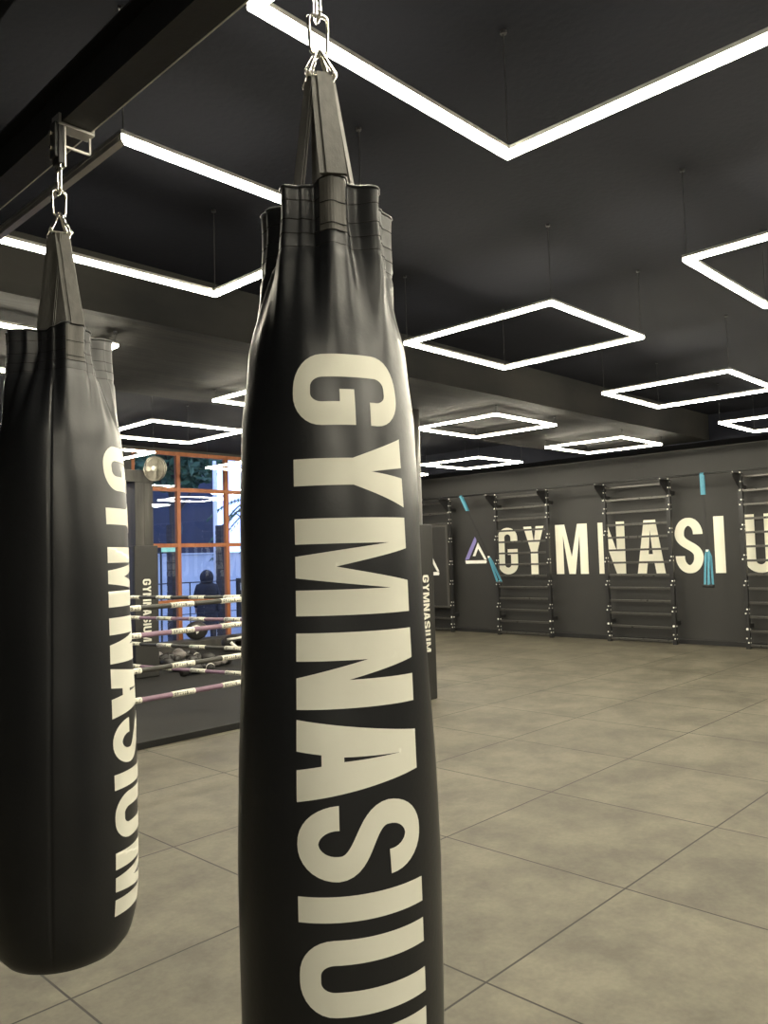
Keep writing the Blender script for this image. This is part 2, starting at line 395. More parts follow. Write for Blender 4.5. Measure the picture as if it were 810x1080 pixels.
for c, (x0, x1) in enumerate(COLX):
    for r_, (y0, y1) in enumerate(ROWY):
        low = r_ == 3; src = lamp_lo if low else lamp_hi
        first = low not in used; used.add(low)
        o = src if first else copy_tree(src)
        yc = (y0+y1)/2; xc = (x0+x1)/2+.037*(yc-.75)
        o.location = (-1.2337+1.4*xc, -.7330+1.4*yc, LZ)
        o['label'] = LL.get((c, r_), ['square lamp behind the camera position, in the row nearest the beam end', 'square lamp out of frame to the right, second column from the beam', 'square lamp out of frame to the right, third column from the beam', 'square lamp out of frame to the right, nearest the back wall'][c] if r_ == 0 else 'square lamp out of frame at the far right beside the back wall')
        if (c, r_) == (0, 2): unlit = o
for x, y, lb in ((-2.4, -2.1, 'added square fill lamp behind the camera, left of the beam line'), (-2.4, -3.45, 'added square fill lamp in the far corner behind the camera'), (.52, -3.5, 'added square fill lamp at the rear wall behind the camera, right of the beam line')):  # fill lamps added out of view to brighten the bag fronts
    o = copy_tree(lamp_lo if x < 0 else lamp_hi); o.location = (x, y, LZ); o['label'] = lb
# the left side of this lamp is not lit
for b in unlit.children:
    if b.name.startswith('light_bar'):
        for d in b.children:
            vs = [v.co for v in d.data.vertices]
            if sum(v.x for v in vs)/len(vs) < -.4:
                d.data = d.data.copy(); d.data.materials[0] = ALU; d['label'] = 'unlit bare metal side'
                b['label'] = 'lamp side that is not lit'

# ------------------------------------------------------------------ steel column and pads
bm = NB(); lathe(bm, [(0, 0), (.085, 0), (.085, ZL-.001), (0, ZL-.001)], 40)
c = obj('round_column', bm, COLM, None, True); c.location = (4.895, 4.74, 0)
me = c.data
for p in me.polygons: p.use_smooth = len(p.vertices) == 4 and abs(p.normal.z) < .5
tag(c, 'round grey steel column rising from the black pad beside the front punching bag', 'column')
def pad(name, label, x0, x1, y0, y1, z1, core, thh, zb=.002):
    t = thing(name, label, 'pad', ((x0+x1)/2, (y0+y1)/2, 0)); cx, cy = (x0+x1)/2, (y0+y1)/2
    bm = NB(); hx, hy = (x1-x0)/2, (y1-y0)/2
    for a in ((-hx, hx, -hy, -hy+thh), (-hx, hx, hy-thh, hy), (-hx, -hx+thh, -hy+thh+.001, hy-thh-.001), (hx-thh, hx, -hy+thh+.001, hy-thh-.001)): box(bm, *a, zb, z1, .01)
    obj('padding', bm, PAD, t, False)
    return t, hx, hy
t, hx, hy = pad('column_pad', 'tall black square pad around the round column with cream vertical lettering', 4.765, 5.025, 4.61, 4.87, 1.78, .08, .035)
hgt = .085; rt = word_ratio(.62, .19, .14)
def vert_word(t, x, y, ztop, zbot, hgt, m=CREAM):
    """word reading downwards on a face whose outside looks towards -y"""
    k = (ztop-zbot)/(word_ratio(.62, .19, .10)*hgt); zc = (ztop+zbot)/2
    bm = word_bm(hgt, lambda a, b: Vector((x+b, y, zc-a*k)), gap=.10); solidify(bm, (0, -.0015, 0)); return obj('lettering', bm, m, t)
vert_word(t, 0, -hy-.0005, 1.262, .485, .092)
PX0, PX1, PY0, PY1 = 3.70, 3.985, 8.30, 8.60
bm = NB(); 
for i in range(2): box(bm, PX0+.02+i*.123, PX0+.02+i*.123+.1225, PY0+.02, PY1-.02, .056, 2.48, .004)
o = obj('timber_post', bm, PLY); tag(o, 'dark weathered timber post behind the ring ropes, fan mounted on its head', 'post')
t, hx, hy = pad('post_pad', 'black pad wrapped around the dark timber post by the ring with cream vertical lettering', PX0-.02, PX1+.02, PY0-.02, PY1+.02, 1.685, .1, .036, .058)
vert_word(t, 0, -hy-.0005, 1.27, .50, .11)
o = obj('timber_header', box(NB(), -.6, PX1, PY0+.02, PY1-.02, 2.481, 2.63, .004), PLY); tag(o, 'dark plank header running left from the head of the timber post', 'beam')
o = obj('header_support', box(NB(), -.6, -.4, PY0+.04, PY1-.04, .056, 2.48, .004), PLY); tag(o, 'dark timber post at the far left end of the plank header, behind the left bag', 'post')

# ------------------------------------------------------------------ fan
t = thing('cage_fan', 'round grey metal cage fan fixed at the head of the timber post', 'fan', (3.90, 8.13, 2.47), R(-66))
bm = NB(); q0 = Matrix.Rotation(R(66), 4, 'Z'); tube(bm, [Vector((0, .045, .175)), q0 @ Vector((.02, .12, .175)), q0 @ Vector((.03, .189, .175))], .012, 8); lathe(bm, [(0, 0), (.04, 0), (.04, .008), (0, .008)], 16, align(q0 @ Vector((.03, .189, .175)), q0.to_3x3() @ Vector((0, -1, 0)))); obj('wall_bracket', bm, STEELB, t)
fm = Matrix.Translation((0, 0, .03)) @ Matrix.Rotation(math.pi/2, 4, 'X')
fm = Matrix.Translation((0, 0, .02+.145)) @ Matrix.Rotation(math.pi/2, 4, 'X')
bm = NB()
for rr, zz in ((.150, -.005), (.150, .03), (.12, .040), (.09, .045), (.06, .048), (.03, .050)):
    tube(bm, [fm @ Vector((rr*math.cos(a), rr*math.sin(a), zz)) for a in [2*math.pi*i/36 for i in range(36)]], .0018 if rr < .14 else .0065, 6, closed=True)
for i in range(24):
    a = 2*math.pi*i/24; ca, sa = math.cos(a), math.sin(a)
    tube(bm, [fm @ Vector((q*ca, q*sa, z)) for q, z in ((.150, -.005), (.150, .03), (.12, .040), (.09, .045), (.03, .050))], .0015, 5)
obj('cage', bm, FANM, t)
bm = NB(); lathe(bm, [(0, .0), (.125, -.004), (.142, .012), (.144, .008), (.10, -.03), (.05, -.05), (0, -.05)], 32, fm); obj('shroud', bm, FANM, t, True)
bm = NB(); lathe(bm, [(0, .062), (.020, .058), (.030, .045), (.030, .0), (0, .0)], 20, fm); obj('hub', bm, GLOVEW, t, True)
for k in range(4):
    bm = NB(); q = fm @ Matrix.Rotation(k*math.pi/2, 4, 'Z')
    pts = [(.028, -.015, .012), (.11, -.045, .010), (.125, .0, .018), (.11, .04, .026), (.028, .018, .022)]
    vs = [bm.verts.new(q @ Vector(p)) for p in pts]; bm.faces.new(vs); solidify(bm, q.to_3x3() @ Vector((0, 0, .003))); obj('blade', bm, FANM, t)

# ------------------------------------------------------------------ wall sign
t = thing('wall_sign', 'huge cream capital lettering painted across the dark back wall behind the wall bars', 'sign', (XW, 5.0, 1.07))
H = .84
for ch, ya, yb in (('G', 7.875, 7.45), ('Y', 7.31, 6.89), ('M', 6.66, 6.05), ('N', 5.85, 5.38), ('A', 5.18, 4.72), ('S', 4.55, 4.12), ('I', 3.95, 3.80), ('U', 3.515, 3.09), ('M', 2.82, 2.21)):
    wd = ya-yb; wr = wd/H; g = glyph_bm(ch, wr, .145/H if ch != 'I' else wr, wd, H, st=.12/H)
    for v in g.verts: v.co = Vector((-.002, ya-5.0-v.co.x, v.co.y))
    solidify(g, (-.004, 0, 0)); obj('letter', g, WCREAM, t)
def logo(name, label, cy, z0, sz, x, parent=None):
    t = thing(name, label, 'logo', (x, cy, z0)) if not parent else parent
    ox, oy, oz = (0, 0, 0) if not parent else (x, cy, z0)
    def P(nm, pts, m, lb=None):
        g = NB(); vs = [g.verts.new((ox-.002, oy-(px-.5)*sz, oz+pz*sz)) for px, pz in pts]; g.faces.new(vs); solidify(g, (-.004, 0, 0))
        bmesh.ops.triangulate(g, faces=g.faces[:]); obj(nm, g, m, t, label=lb)
    P('logo_bar', [(0, .17), (.02, .14), (.18, .17), (.56, .83), (.54, .93), (.48, 1.0)], PURPLE if not parent else WHITE, 'purple slanting bar' if not parent else None)
    P('logo_bar', [(0, .12), (.03, 0), (.97, 0), (1.0, .06), (.98, .12)], WHITE)
    P('logo_bar', [(.36, .28), (.48, .28), (.62, .56), (.90, .14), (1.0, .14), (.62, .78)], WHITE)
logo('wall_logo', 'purple and white triangle logo painted on the back wall left of the letter G', 8.39, 1.275, .50, XW)

# ------------------------------------------------------------------ wall bars
def make_bars():
    t = thing('wall_bars', '', 'wall bars', group='black steel wall bars along the back wall')
    for s in (-1, 1):
        bm = NB(); y = s*.54; box(bm, -.03, .03, y-.03, y+.03, 0, 2.50, .003)
        for z in (.32, 2.30): box(bm, .031, .178, y-.02, y+.02, z-.03, z+.03, .002)
        u = obj('upright', bm, STEELB, t)
        zs = [.09, .15, .28, .50, .56, .90, .96, 1.27, 1.33, 1.70, 1.76, 2.05, 2.12, 2.26, 2.38, 2.47]
        for j, z in enumerate(zs):
            bm = NB(); big = j in (2, 13)
            q = align((-.030, y+(.010 if j % 2 else -.012)*(0 if big else 1), z), (-1, 0, 0)); rr = .017 if big else .0115
            lathe(bm, [(0, 0), (rr, 0), (rr, .004), (rr*.6, .008), (0, .009)], 10, q); obj('bolt', bm, WHITE, u); bm = NB()
            q = align((0, y-.030, z), (0, -1, 0)); lathe(bm, [(0, 0), (rr*.8, 0), (rr*.8, .004), (0, .006)], 10, q)
            obj('bolt', bm, WHITE, u)
        bm = NB(); m = Matrix.Translation((0, y-.004, 0)) @ Matrix.Rotation(math.pi/2, 4, 'X') @ Matrix.Translation((0, 0, -.008))
        prism(bm, [(-.031, 2.50), (-.031, 2.25), (-.30, 2.455), (-.30, 2.50)], .008, m); box(bm, -.30, -.031, y-.03, y+.03, 2.490, 2.497); obj('bracket', bm, STEELB, t)
        for xx, zz in ((-.27, 2.498), (0, 2.500)): bm = NB(); lathe(bm, [(0, 0), (.011, 0), (.011, .022), (0, .022)], 8, Matrix.Translation((xx, y, zz))); obj('bolt', bm, WHITE, t)
    for n in range(13):
        bm = NB(); z = .05+.2*n; box(bm, -.016, .016, -.51, .51, z-.016, z+.016, .004); obj('rung', bm, RUNG, t)
    return t
b0 = make_bars()
for i, (y, lb) in enumerate(((9.39, 'black steel wall bars partly behind the round column, dark board hung on them'), (7.24, 'black steel wall bars in front of the letters G and Y'), (5.08, 'black steel wall bars in front of the letters N and A'), (2.93, 'black steel wall bars at the right photo edge in front of the letter U'))):
    o = b0 if i == 0 else copy_tree(b0)
    o.location = (10.50, y, 0); o['label'] = lb
bm = NB(); tube(bm, [(10.235, 9.98, 2.515), (10.235, 2.2, 2.515)], .016, 12); o = obj('pull_up_bar', bm, STEELB, None, True)
tag(o, 'long thin black pull-up bar joining the tops of all the wall bars', 'bar')
# dark framed board hung on the leftmost wall bars
t = thing('training_board', 'black framed board with white triangle mark hung on the leftmost wall bars', 'board', (10.44, 9.36, .49))
bm = NB(); box(bm, -.012, .012, -.46, .46, 0, 1.50, .003); obj('board_panel', bm, PAD, t)
bm = NB()
for a in ((-.50, -.46, -.03, 1.53), (.46, .50, -.03, 1.53)): box(bm, -.02, .018, a[0], a[1], a[2], a[3], .003)
box(bm, -.02, .018, -.46, .46, 1.50, 1.53, .003); box(bm, -.02, .018, -.46, .46, -.03, 0, .003); obj('board_frame', bm, COLM, t)
logo('mark', '', -.02, .58, .52, -.012, t)

# ------------------------------------------------------------------ suspension trainers
def ribbon(bm, pts, w, th=.004, wd=(0, 1, 0)):
    wd = Vector(wd).normalized(); pts = [Vector(p) for p in pts]; rings = []
    for i, p in enumerate(pts):
        d = (pts[min(i+1, len(pts)-1)]-pts[max(i-1, 0)]).normalized(); n = d.cross(wd)
        n = n.normalized() if n.length > 1e-5 else Vector((1, 0, 0)); ww = w[i] if isinstance(w, (list, tuple)) else w
        rings.append([bm.verts.new(p+wd*ww/2*a+n*th/2*b) for a, b in ((-1, -1), (1, -1), (1, 1), (-1, 1))])
    for a, b in zip(rings, rings[1:]):
        for j in range(4): bm.faces.new((a[j], a[(j+1) % 4], b[(j+1) % 4], b[j]))
    bm.faces.new(rings[0][::-1]); bm.faces.new(rings[-1]); return bm
def trainer(label, top, bot, spread):
    t = thing('suspension_trainer', label, 'suspension trainer', top, group='blue and black suspension trainers'); T = Vector(top); B = Vector(bot)-T; d = B.normalized()
    a = d*.30
    bm = NB(); ribbon(bm, [(0, 0, .020), (-.022, 0, .0), a+Vector((-.022, 0, 0))], .055); ribbon(bm, [(0, 0, .020), (.022, 0, 0), a+Vector((.018, 0, 0))], .055); obj('anchor_strap', bm, BLUE, t)
    c = B*.66
    bm = NB(); ribbon(bm, [a, (a+c)/2, c], .034)
    ribbon(bm, [a*1.0+Vector((.0, .016, 0)), c+Vector((-.01, -spread*.5-.01, 0))], .026); obj('main_strap', bm, BLKW, t)
    for s in (-1, 1):
        o_ = Vector((-.03 if s < 0 else .0, s*spread, 0))
        bm = NB(); e = c+o_+d*.50
        ribbon(bm, [c+Vector((0, s*.008, 0)), c+o_+d*.10, e+Vector((-.03, .025, 0))], .030); ribbon(bm, [c+Vector((0.005, s*.008, 0)), c+o_+d*.10+Vector((.02, -.02, 0)), e+Vector((.01, -.025, 0))], .030)
        q = obj('foot_cradle', bm, BLUE, t)
        bm = NB(); tube(bm, [e+Vector((-.02, -.055, -.02)), e+Vector((-.02, .055, -.02))], .022, 12); obj('grip', bm, BLKW, t, True)
    bm = NB(); lathe(bm, [(0, 0), (.02, .0), (.02, .03), (0, .03)], 12, align(c, d)); obj('buckle', bm, WHITE, t)
trainer('blue and black suspension trainer hanging straight down between the letters S and I', (10.235, 3.905, 2.515), (10.20, 3.86, .86), .03)
trainer('blue and black suspension trainer pulled aside and hooked on the bars by the letter G', (10.235, 8.34, 2.515), (10.40, 7.60, .84), .02)

# ------------------------------------------------------------------ ring mat, ropes
bm = NB(); box(bm, -2.6, 5.05, 5.10, 10.70, 0, .055, .004)
o = obj('ring_mat', bm, MATB); tag(o, 'low black canvas mat of the boxing ring behind the bags', 'mat')
o = obj('training_mat', box(NB(), 5.054, 7.6, 7.6, 10.70, 0, .055, .004), MATB); tag(o, 'black mat along the foot of the big window, right of the boxing ring', 'mat')
bm = NB(); box(bm, 5.1, 9.7, 10.35, 10.78, .056, .20, .008); o = obj('low_bench', bm, PLY); tag(o, 'low dark ledge along the foot of the big window', 'bench')
FR, FL, BR, BL = Vector((3.47, 5.20, 0)), Vector((-1.3, 5.12, 0)), Vector((2.72, 9.55, 0)), Vector((-2.1, 9.5, 0))
for p, lb in ((FR, 'black ring post hidden behind the front punching bag'), (FL, 'black ring post behind the left punching bag, front left ring corner'), (BR, 'black ring post far behind the left punching bag, back right ring corner'), (BL, 'black ring post beyond the left photo edge, back left ring corner')):
    bm = NB(); lathe(bm, [(0, .056), (.13, .056), (.13, .066), (.045, .07), (.045, 1.30), (.04, 1.32), (0, 1.325)], 28); o = obj('ring_post', bm, STEELB, None, False); o.location = (p.x, p.y, 0); tag(o, lb, 'post', 'ring posts')
def rope(a, b, z, r_, m, label, face, offset):
    a = Vector((a.x, a.y, z)); b = Vector((b.x, b.y, z)); d = (b-a); Ln = d.length; d.normalize()
    t = thing('ring_rope', label, 'rope', a, math.atan2(d.y, d.x), 'padded boxing ring ropes')
    x0, x1 = .05, Ln-.05
    sag = lambda x: -.02*4*(x/Ln)*(1-x/Ln)
    bm = NB(); tube(bm, [(x0+(x1-x0)*i/24, 0, sag(x0+(x1-x0)*i/24)) for i in range(25)], r_, 14); obj('rope_cover', bm, m, t, True)
    n = int((Ln-.4)/.50)
    for i in range(n+1):
        x = offset+i*.50
        if x > Ln-.2: break
        bm = NB(); tube(bm, [(x-.11, 0, sag(x-.11)), (x+.11, 0, sag(x+.11))], r_+.0025, 14); bn = obj('label_band', bm, BAND, t, True)
        R2 = r_+.0032; sgn = face
        h = .028; tot = word_ratio(.62, .22, .14)*h; kx = .19/tot
        def fn(u, v): 
            ph = v/R2
            return Vector((x+u*kx*sgn, -sgn*R2*math.cos(ph), sag(x)+R2*math.sin(ph)))
        w = word_bm(h, fn, s=.22); obj('lettering', w, INK, bn)
for z, r_, m, cn, pn in ((1.125, .021, ROPEK, 'black', 'top'), (.905, .021, ROPEP, 'mauve', 'second'), (.625, .021, ROPEK, 'black', 'third'), (.39, .021, ROPEP, 'mauve', 'lowest')):
    rope(FL, FR, z, r_, m, '%s front ring rope nearest the bags, %s of the four' % (cn, pn), 1, .22)
for z, r_, m, cn, pn in ((1.12, .018, ROPEK, 'black', 'top'), (.90, .018, ROPEP, 'mauve', 'second'), (.62, .018, ROPEK, 'black', 'third'), (.38, .018, ROPEP, 'mauve', 'lowest')):
    rope(BR, FR, z, r_, m, '%s side ring rope crossing behind the front ropes, %s of the four' % (cn, pn), 1, .31)

# ------------------------------------------------------------------ gloves and guards on the mat
def blob(bm, c, rad, seg=14, ring=9, fn=None, mtx=None):
    t = bmesh.new(); bmesh.ops.create_uvsphere(t, u_segments=seg, v_segments=ring, radius=1)
    for v in t.verts:
        p = v.co.copy(); p = Vector((p.x*rad[0], p.y*rad[1], p.z*rad[2]))
        if fn: p = fn(p)
        v.co = p+Vector(c)
    merge(bm, t, mtx)
def make_glove(body, cuffm, label):
    t = thing('boxing_glove', label, 'boxing glove', group='boxing gloves piled on the ring mat')
    bm = NB(); blob(bm, (.07, 0, .068), (.105, .066, .066), 18, 12, lambda p: Vector((p.x, p.y*(1+.25*p.x/.1), p.z*(1+.12*p.x/.1)-.02*max(0, p.x/.1)**2))); obj('mitt', bm, body, t, True)
    bm = NB(); tube(bm, [(-.02, .045, .06), (.03, .075, .058), (.08, .082, .052), (.115, .068, .048)], [.02, .026, .026, .017], 12); obj('thumb', bm, body, t, True)
    bm = NB(); tube(bm, [(-.03, 0, .060), (-.06, 0, .056), (-.15, 0, .056)], [.045, .047, .054], 18); obj('cuff', bm, cuffm, t, True)
    bm = NB(); tube(bm, [(-.085, 0, .056), (-.125, 0, .056)], .056, 18); obj('wrist_strap', bm, GLOVEW if cuffm is BLKW else GLOVE, t, True)
    return t
protos = [make_glove(GLOVE, GLOVE, ''), make_glove(GLOVEG, GLOVE, ''), make_glove(GLOVE, BLKW, '')]
spots = [  # x, y, z, rot, kind, label
 (4.72, 9.60, .056, 40, 1, 'silver grey boxing glove, leftmost of the pile seen under the black side rope'),
 (4.98, 9.52, .056, -20, 1, 'silver grey boxing glove second from the left in the pile on the mat'),
 (5.20, 9.70, .056, 100, 1, 'silver grey boxing glove at the back of the pile beside the timber post'),
 (4.45, 8.98, .056, -60, 0, 'black boxing glove lying on the mat just right of the timber post foot'),
 (4.70, 8.72, .056, 20, 0, 'black boxing glove in the middle of the pile, cuff towards the post'),
 (4.42, 8.42, .056, 150, 2, 'black boxing glove with white wrist strap at the front of the pile'),
 (4.28, 8.00, .056, 10, 0, 'black boxing glove nearest the camera of the pile on the mat'),
 (4.62, 8.10, .056, 60, 2, 'black glove with white wrist strap at the right front of the pile'),
 (5.06, 8.92, .056, -35, 0, 'black boxing glove behind the third front rope band'),
 (5.15, 9.28, .056, 75, 2, 'black glove with white wrist strap at the back right of the pile'),
 (5.05, 8.45, .056, 200, 1, 'silver grey boxing glove lying alone right of the pile'),
 (4.70, 9.22, .056, 130, 0, 'black boxing glove between the grey gloves and the one with a white strap'),
]
seen = set()
for x, y, z, rz, k, lb in spots:
    o = protos[k] if k not in seen else copy_tree(protos[k]); seen.add(k)
    o.location = (x, y, z); o.rotation_euler = (0, 0, R(rz)); o['label'] = lb
def kick_pad(loc, rz, label, w=.34, h=.30, sx=1):
    t = thing('focus_pad', label, 'training pad', loc, rz)
    bm = NB(); blob(bm, (0, 0, h/2), (w/2, .075, h/2), 24, 14, lambda p: Vector((p.x, p.y+.03*(p.x/(w/2))**2, p.z))); obj('padding', bm, GLOVE, t, True)
    bm = NB()
    pts = [(-.07, .06), (.01, .075), (.07, .05), (.035, -.05), (.0, -.075), (-.01, 0)]
    vs = [bm.verts.new((a, -.082+.01*abs(b), h/2+.02+b)) for a, b in pts]; bm.faces.new(vs); solidify(bm, (0, -.004, 0)); obj('mark', bm, WHITE, t, label='white angular mark')
    bm = NB(); ribbon(bm, [(-.10, .06, h/2), (-.06, .13, h/2), (.06, .13, h/2), (.10, .06, h/2)], .05, wd=(0, 0, 1)); obj('hand_strap', bm, BLKW, t)
kick_pad((5.98, 10.52, .201), R(-35), 'round black focus pad with white angular mark standing on the window ledge', .36, .30)
def head_guard(loc, rz, label):
    t = thing('head_guard', label, 'head guard', loc, rz)
    bm = NB(); tb = bmesh.new(); bmesh.ops.create_uvsphere(tb, u_segments=28, v_segments=18, radius=1)
    kill = [f for f in tb.faces if (f.calc_center_median().y < -.45 and abs(f.calc_center_median().x) < .62 and -.55 < f.calc_center_median().z < .35) or f.calc_center_median().z < -.75]
    bmesh.ops.delete(tb, geom=kill, context='FACES')
    for v in tb.verts: v.co = Vector((v.co.x*.15, v.co.y*.17, v.co.z*.14+.115))
    merge(bm, tb); o = obj('shell', bm, GLOVE, t, True); md = o.modifiers.new('thick', 'SOLIDIFY'); md.thickness = .02
    bm = NB(); tube(bm, [(.165*math.sin(a), -.185*math.cos(a), .19+.02*math.cos(a)) for a in [R(-80+160*i/12) for i in range(13)]], .018, 8); obj('brow_band', bm, GLOVEW, t, True)
    for s in (-1, 1):
        bm = NB(); tube(bm, [(s*.15, -.09, .15), (s*.135, -.135, .10), (s*.08, -.165, .055), (0, -.175, .045)], [.022, .026, .022, .018], 10); obj('cheek_guard', bm, GLOVEW, t, True)
    return t
head_guard((6.12, 9.75, .056), R(20), 'white and black boxing head guard lying on the mat right, below the big window')
o = thing('head_guard', 'black and white boxing head guard partly hidden by the front punching bag', 'head guard', (0, 0, 0)); bpy.data.objects.remove(o)
o2 = [x for x in S.objects if x.name == 'head_guard'][0]; c2 = copy_tree(o2); c2.location = (6.50, 9.55, .056); c2.rotation_euler = (0, 0, R(-40)); c2['label'] = 'second boxing head guard, the one touching the edge of the front punching bag'
for q in (o2, c2): q['group'] = 'boxing head guards'

# ------------------------------------------------------------------ outside
GZ = -.4
o = obj('pavement', box(NB(), -6, 26, YW+.22, 24, GZ-.2, GZ), PAVE); tag(o, 'blue grey pavement outside the big window', 'pavement')
bm = NB(); box(bm, 2, 18, 18, 18.2, GZ+.002, 1.66, .01); box(bm, 2, 18, 17.96, 18.24, 1.661, 1.70, .005); o = obj('street_wall', bm, OUTW); tag(o, 'pale bluish street wall across the road outside the windows', 'boundary_wall')  # pale boundary wall across the road, with a coping
bm = NB(); box(bm, -2, 13.55, 21, 22.5, GZ, 12)
for i in range(9): box(bm, -1+i*1.4, -.4+i*1.4, 20.95, 20.999, 2.4, 4.6)
o = obj('far_building', bm, OUTD); tag(o, 'dark blue building across the street behind the pale wall', 'building')
for x, w, lb in ((7.145, .10, 'dark brick pier outside, behind the left window column'), (8.27, .085, 'dark brick pier outside, right of the standing person')):
    bm = NB()
    for k in range(26): 
        z = GZ+k*.10; box(bm, x-w+.004*(k % 2), x+w-.004*(k % 2), 13.0, 13.2, z, z+.094)
    box(bm, x-w+.012, x+w-.012, 13.012, 13.188, GZ, GZ+2.6); o = obj('brick_pier', bm, BRICK); tag(o, lb, 'pier', 'brick piers outside')
t = thing('street_railing', 'thin dark street railing outside the window', 'railing', (8.5, 12.15, GZ+.002))
bm = NB(); tube(bm, [(-3.2, 0, 1.48), (3.2, 0, 1.48)], .012, 6); tube(bm, [(-3.2, 0, .9), (3.2, 0, .9)], .008, 6); obj('rail', bm, STEELB, t)
for i in range(5): bm = NB(); tube(bm, [(-3.2+1.6*i, 0, 0), (-3.2+1.6*i, 0, 1.48)], .012, 6); obj('railing_post', bm, STEELB, t)
t = thing('light_box_sign', 'teal and white lit sign box outside, above the post pad', 'sign', (6.80, 12.6, 1.655))
bm = NB(); box(bm, -.24, .18, -.02, .1, -.002, .125, .004); obj('sign_case', bm, STEELB, t); bm = NB(); box(bm, -.23, .17, -.024, -.020, .008, .115); obj('sign_face', bm, SIGNLIGHT, t)
bm = NB(); tube(bm, [(-.2, .05, -.002), (-.2, .05, GZ-1.653)], .02, 8); tube(bm, [(.15, .05, -.002), (.25, .05, GZ-1.653)], .02, 8); obj('sign_leg', bm, STEELB, t)
t = thing('information_board', 'dark street notice box with a small white sheet outside the right window column', 'notice board', (8.62, 12.9, GZ))
bm = NB(); box(bm, -.14, .14, -.03, .03, .7, 1.50, .006); obj('case', bm, STEELB, t); bm = NB(); box(bm, -.07, .06, -.036, -.030, 1.25, 1.40); obj('sheet', bm, PALE, t)
bm = NB(); tube(bm, [(0, 0, 0), (0, 0, .7)], .03, 8); obj('board_leg', bm, STEELB, t)
o = obj('pale_post', lathe(NB(), [(0, GZ), (.055, GZ), (.04, 3.6), (0, 3.6)], 16, Matrix.Translation((8.46, 13.6, 0))), PALE, None, True); tag(o, 'slim pale street post outside, seen in the middle window column', 'post')
def tree(x, y, h, cr_, seed, label, n=700, lw=.10, palm=False):
    rnd = random.Random(seed); t = thing('street_tree', label, 'tree', (x, y, GZ+.03), group='trees outside the windows')
    bm = NB(); tube(bm, [(0, 0, 0), (.04, .02, h*.4), (-.03, 0, h*.7), (0, 0, h)], [.12, .09, .07, .03], 10)
    for k in range(5):
        a = k*1.3; tube(bm, [(0, 0, h*(.6+.06*k)), (cr_*.6*math.cos(a), cr_*.6*math.sin(a), h*(.85+.04*k))], [.04, .012], 6)
    obj('trunk', bm, BARK, t, True)
    bm = NB()
    if palm:
        for k in range(16):
            a = k*2.4; el = .9-.09*k; 
            for j in range(1, 18):
                u = j/17; rr = cr_*u; c = Vector((math.cos(a)*rr, math.sin(a)*rr, h+cr_*(.6*el*u-.75*u*u)))
                for s in (-1, 1):
                    sd = Vector((-math.sin(a), math.cos(a), 0))*s*.28*(1-u*.6); dn = Vector((math.cos(a)*.10, math.sin(a)*.10, -.14))
                    vs = [bm.verts.new(c), bm.verts.new(c+sd*.5+dn*.3+Vector((0, 0, .02))), bm.verts.new(c+sd+dn), bm.verts.new(c+sd*.5+dn*.5-Vector((math.cos(a)*.03, math.sin(a)*.03, 0)))]; bm.faces.new(vs)
    else:
        for k in range(n):
            while True:
                p = Vector((rnd.uniform(-1, 1), rnd.uniform(-1, 1), rnd.uniform(-1, 1)))
                if .3 < p.length < 1: break
            c = Vector((p.x*cr_, p.y*cr_, h*.98+p.z*cr_*.8)); e = Euler((rnd.uniform(0, 6), rnd.uniform(0, 6), rnd.uniform(0, 6))).to_matrix()
            q = [(0, -1, 0), (.45, 0, .1), (0, 1, 0), (-.45, 0, .1)]; bm.faces.new([bm.verts.new(c+e @ Vector(v)*lw) for v in q])
    obj('foliage', bm, LEAF, t)
tree(8.3, 15.0, 4.6, 1.35, 3, 'leafy dark green tree outside, top of the middle window column', 2600, .13)
tree(7.4, 16.6, 3.1, 1.0, 5, 'low palm tree outside, seen in the middle window column', palm=True)
tree(11.9, 16.3, 3.4, 1.5, 6, 'palm tree against the bright sky in the right window column', palm=True)
tree(3.9, 14.2, 3.9, 1.6, 8, 'bushy tree outside at the far left window', 1500, .12)
# person outside
def skin_mesh(name, pts, edges, m, parent, sub=2):
    me = bpy.data.meshes.new(name); me.from_pydata([p[:3] for p in pts], edges, []); me.materials.append(m)
    o = bpy.data.objects.new(name, me); link(o, parent); o.modifiers.new('skin', 'SKIN'); o.modifiers.new('sub', 'SUBSURF').levels = sub
    o.modifiers['sub'].render_levels = sub; sv = me.skin_vertices[0].data
    for i, p in enumerate(pts): sv[i].radius = (p[3], p[4] if len(p) > 4 else p[3])
    sv[0].use_root = True
    o.modifiers['skin'].use_smooth_shade = True
    return o
t = thing('person', 'person in a dark hooded coat standing outside, in silhouette behind the glass', 'person', (7.66, 12.75, GZ+.002), R(150))
pts = [(0, 0, .92, .15, .11), (0, 0, 1.12, .14, .10), (0, 0, 1.32, .17, .11), (0, 0, 1.42, .09, .08), (0, 0, 1.50, .055, .055), (0, .01, 1.58, .085, .10), (0, 0, 1.66, .05, .06),
       (.17, 0, 1.37, .06), (.23, -.02, 1.12, .05), (.20, -.16, .95, .04), (-.17, 0, 1.37, .06), (-.23, 0, 1.10, .05), (-.23, .03, .86, .04),
       (.10, 0, .85, .09), (.11, 0, .48, .065), (.11, .02, .09, .05), (.11, -.14, .04, .04), (-.10, 0, .85, .09), (-.11, .03, .48, .065), (-.11, .04, .09, .05), (-.11, -.12, .04, .04)]
ed = [(0, 1), (1, 2), (2, 3), (3, 4), (4, 5), (5, 6), (2, 7), (7, 8), (8, 9), (2, 10), (10, 11), (11, 12), (0, 13), (13, 14), (14, 15), (15, 16), (0, 17), (17, 18), (18, 19), (19, 20)]
skin_mesh('body', pts, ed, COAT, t)
bm = NB(); lathe(bm, [(.23, .55), (.225, .60), (.19, .95), (.185, 1.15), (.215, 1.30), (.19, 1.40), (.10, 1.46), (.07, 1.47)], 28)
for v in bm.verts: v.co.y *= .72
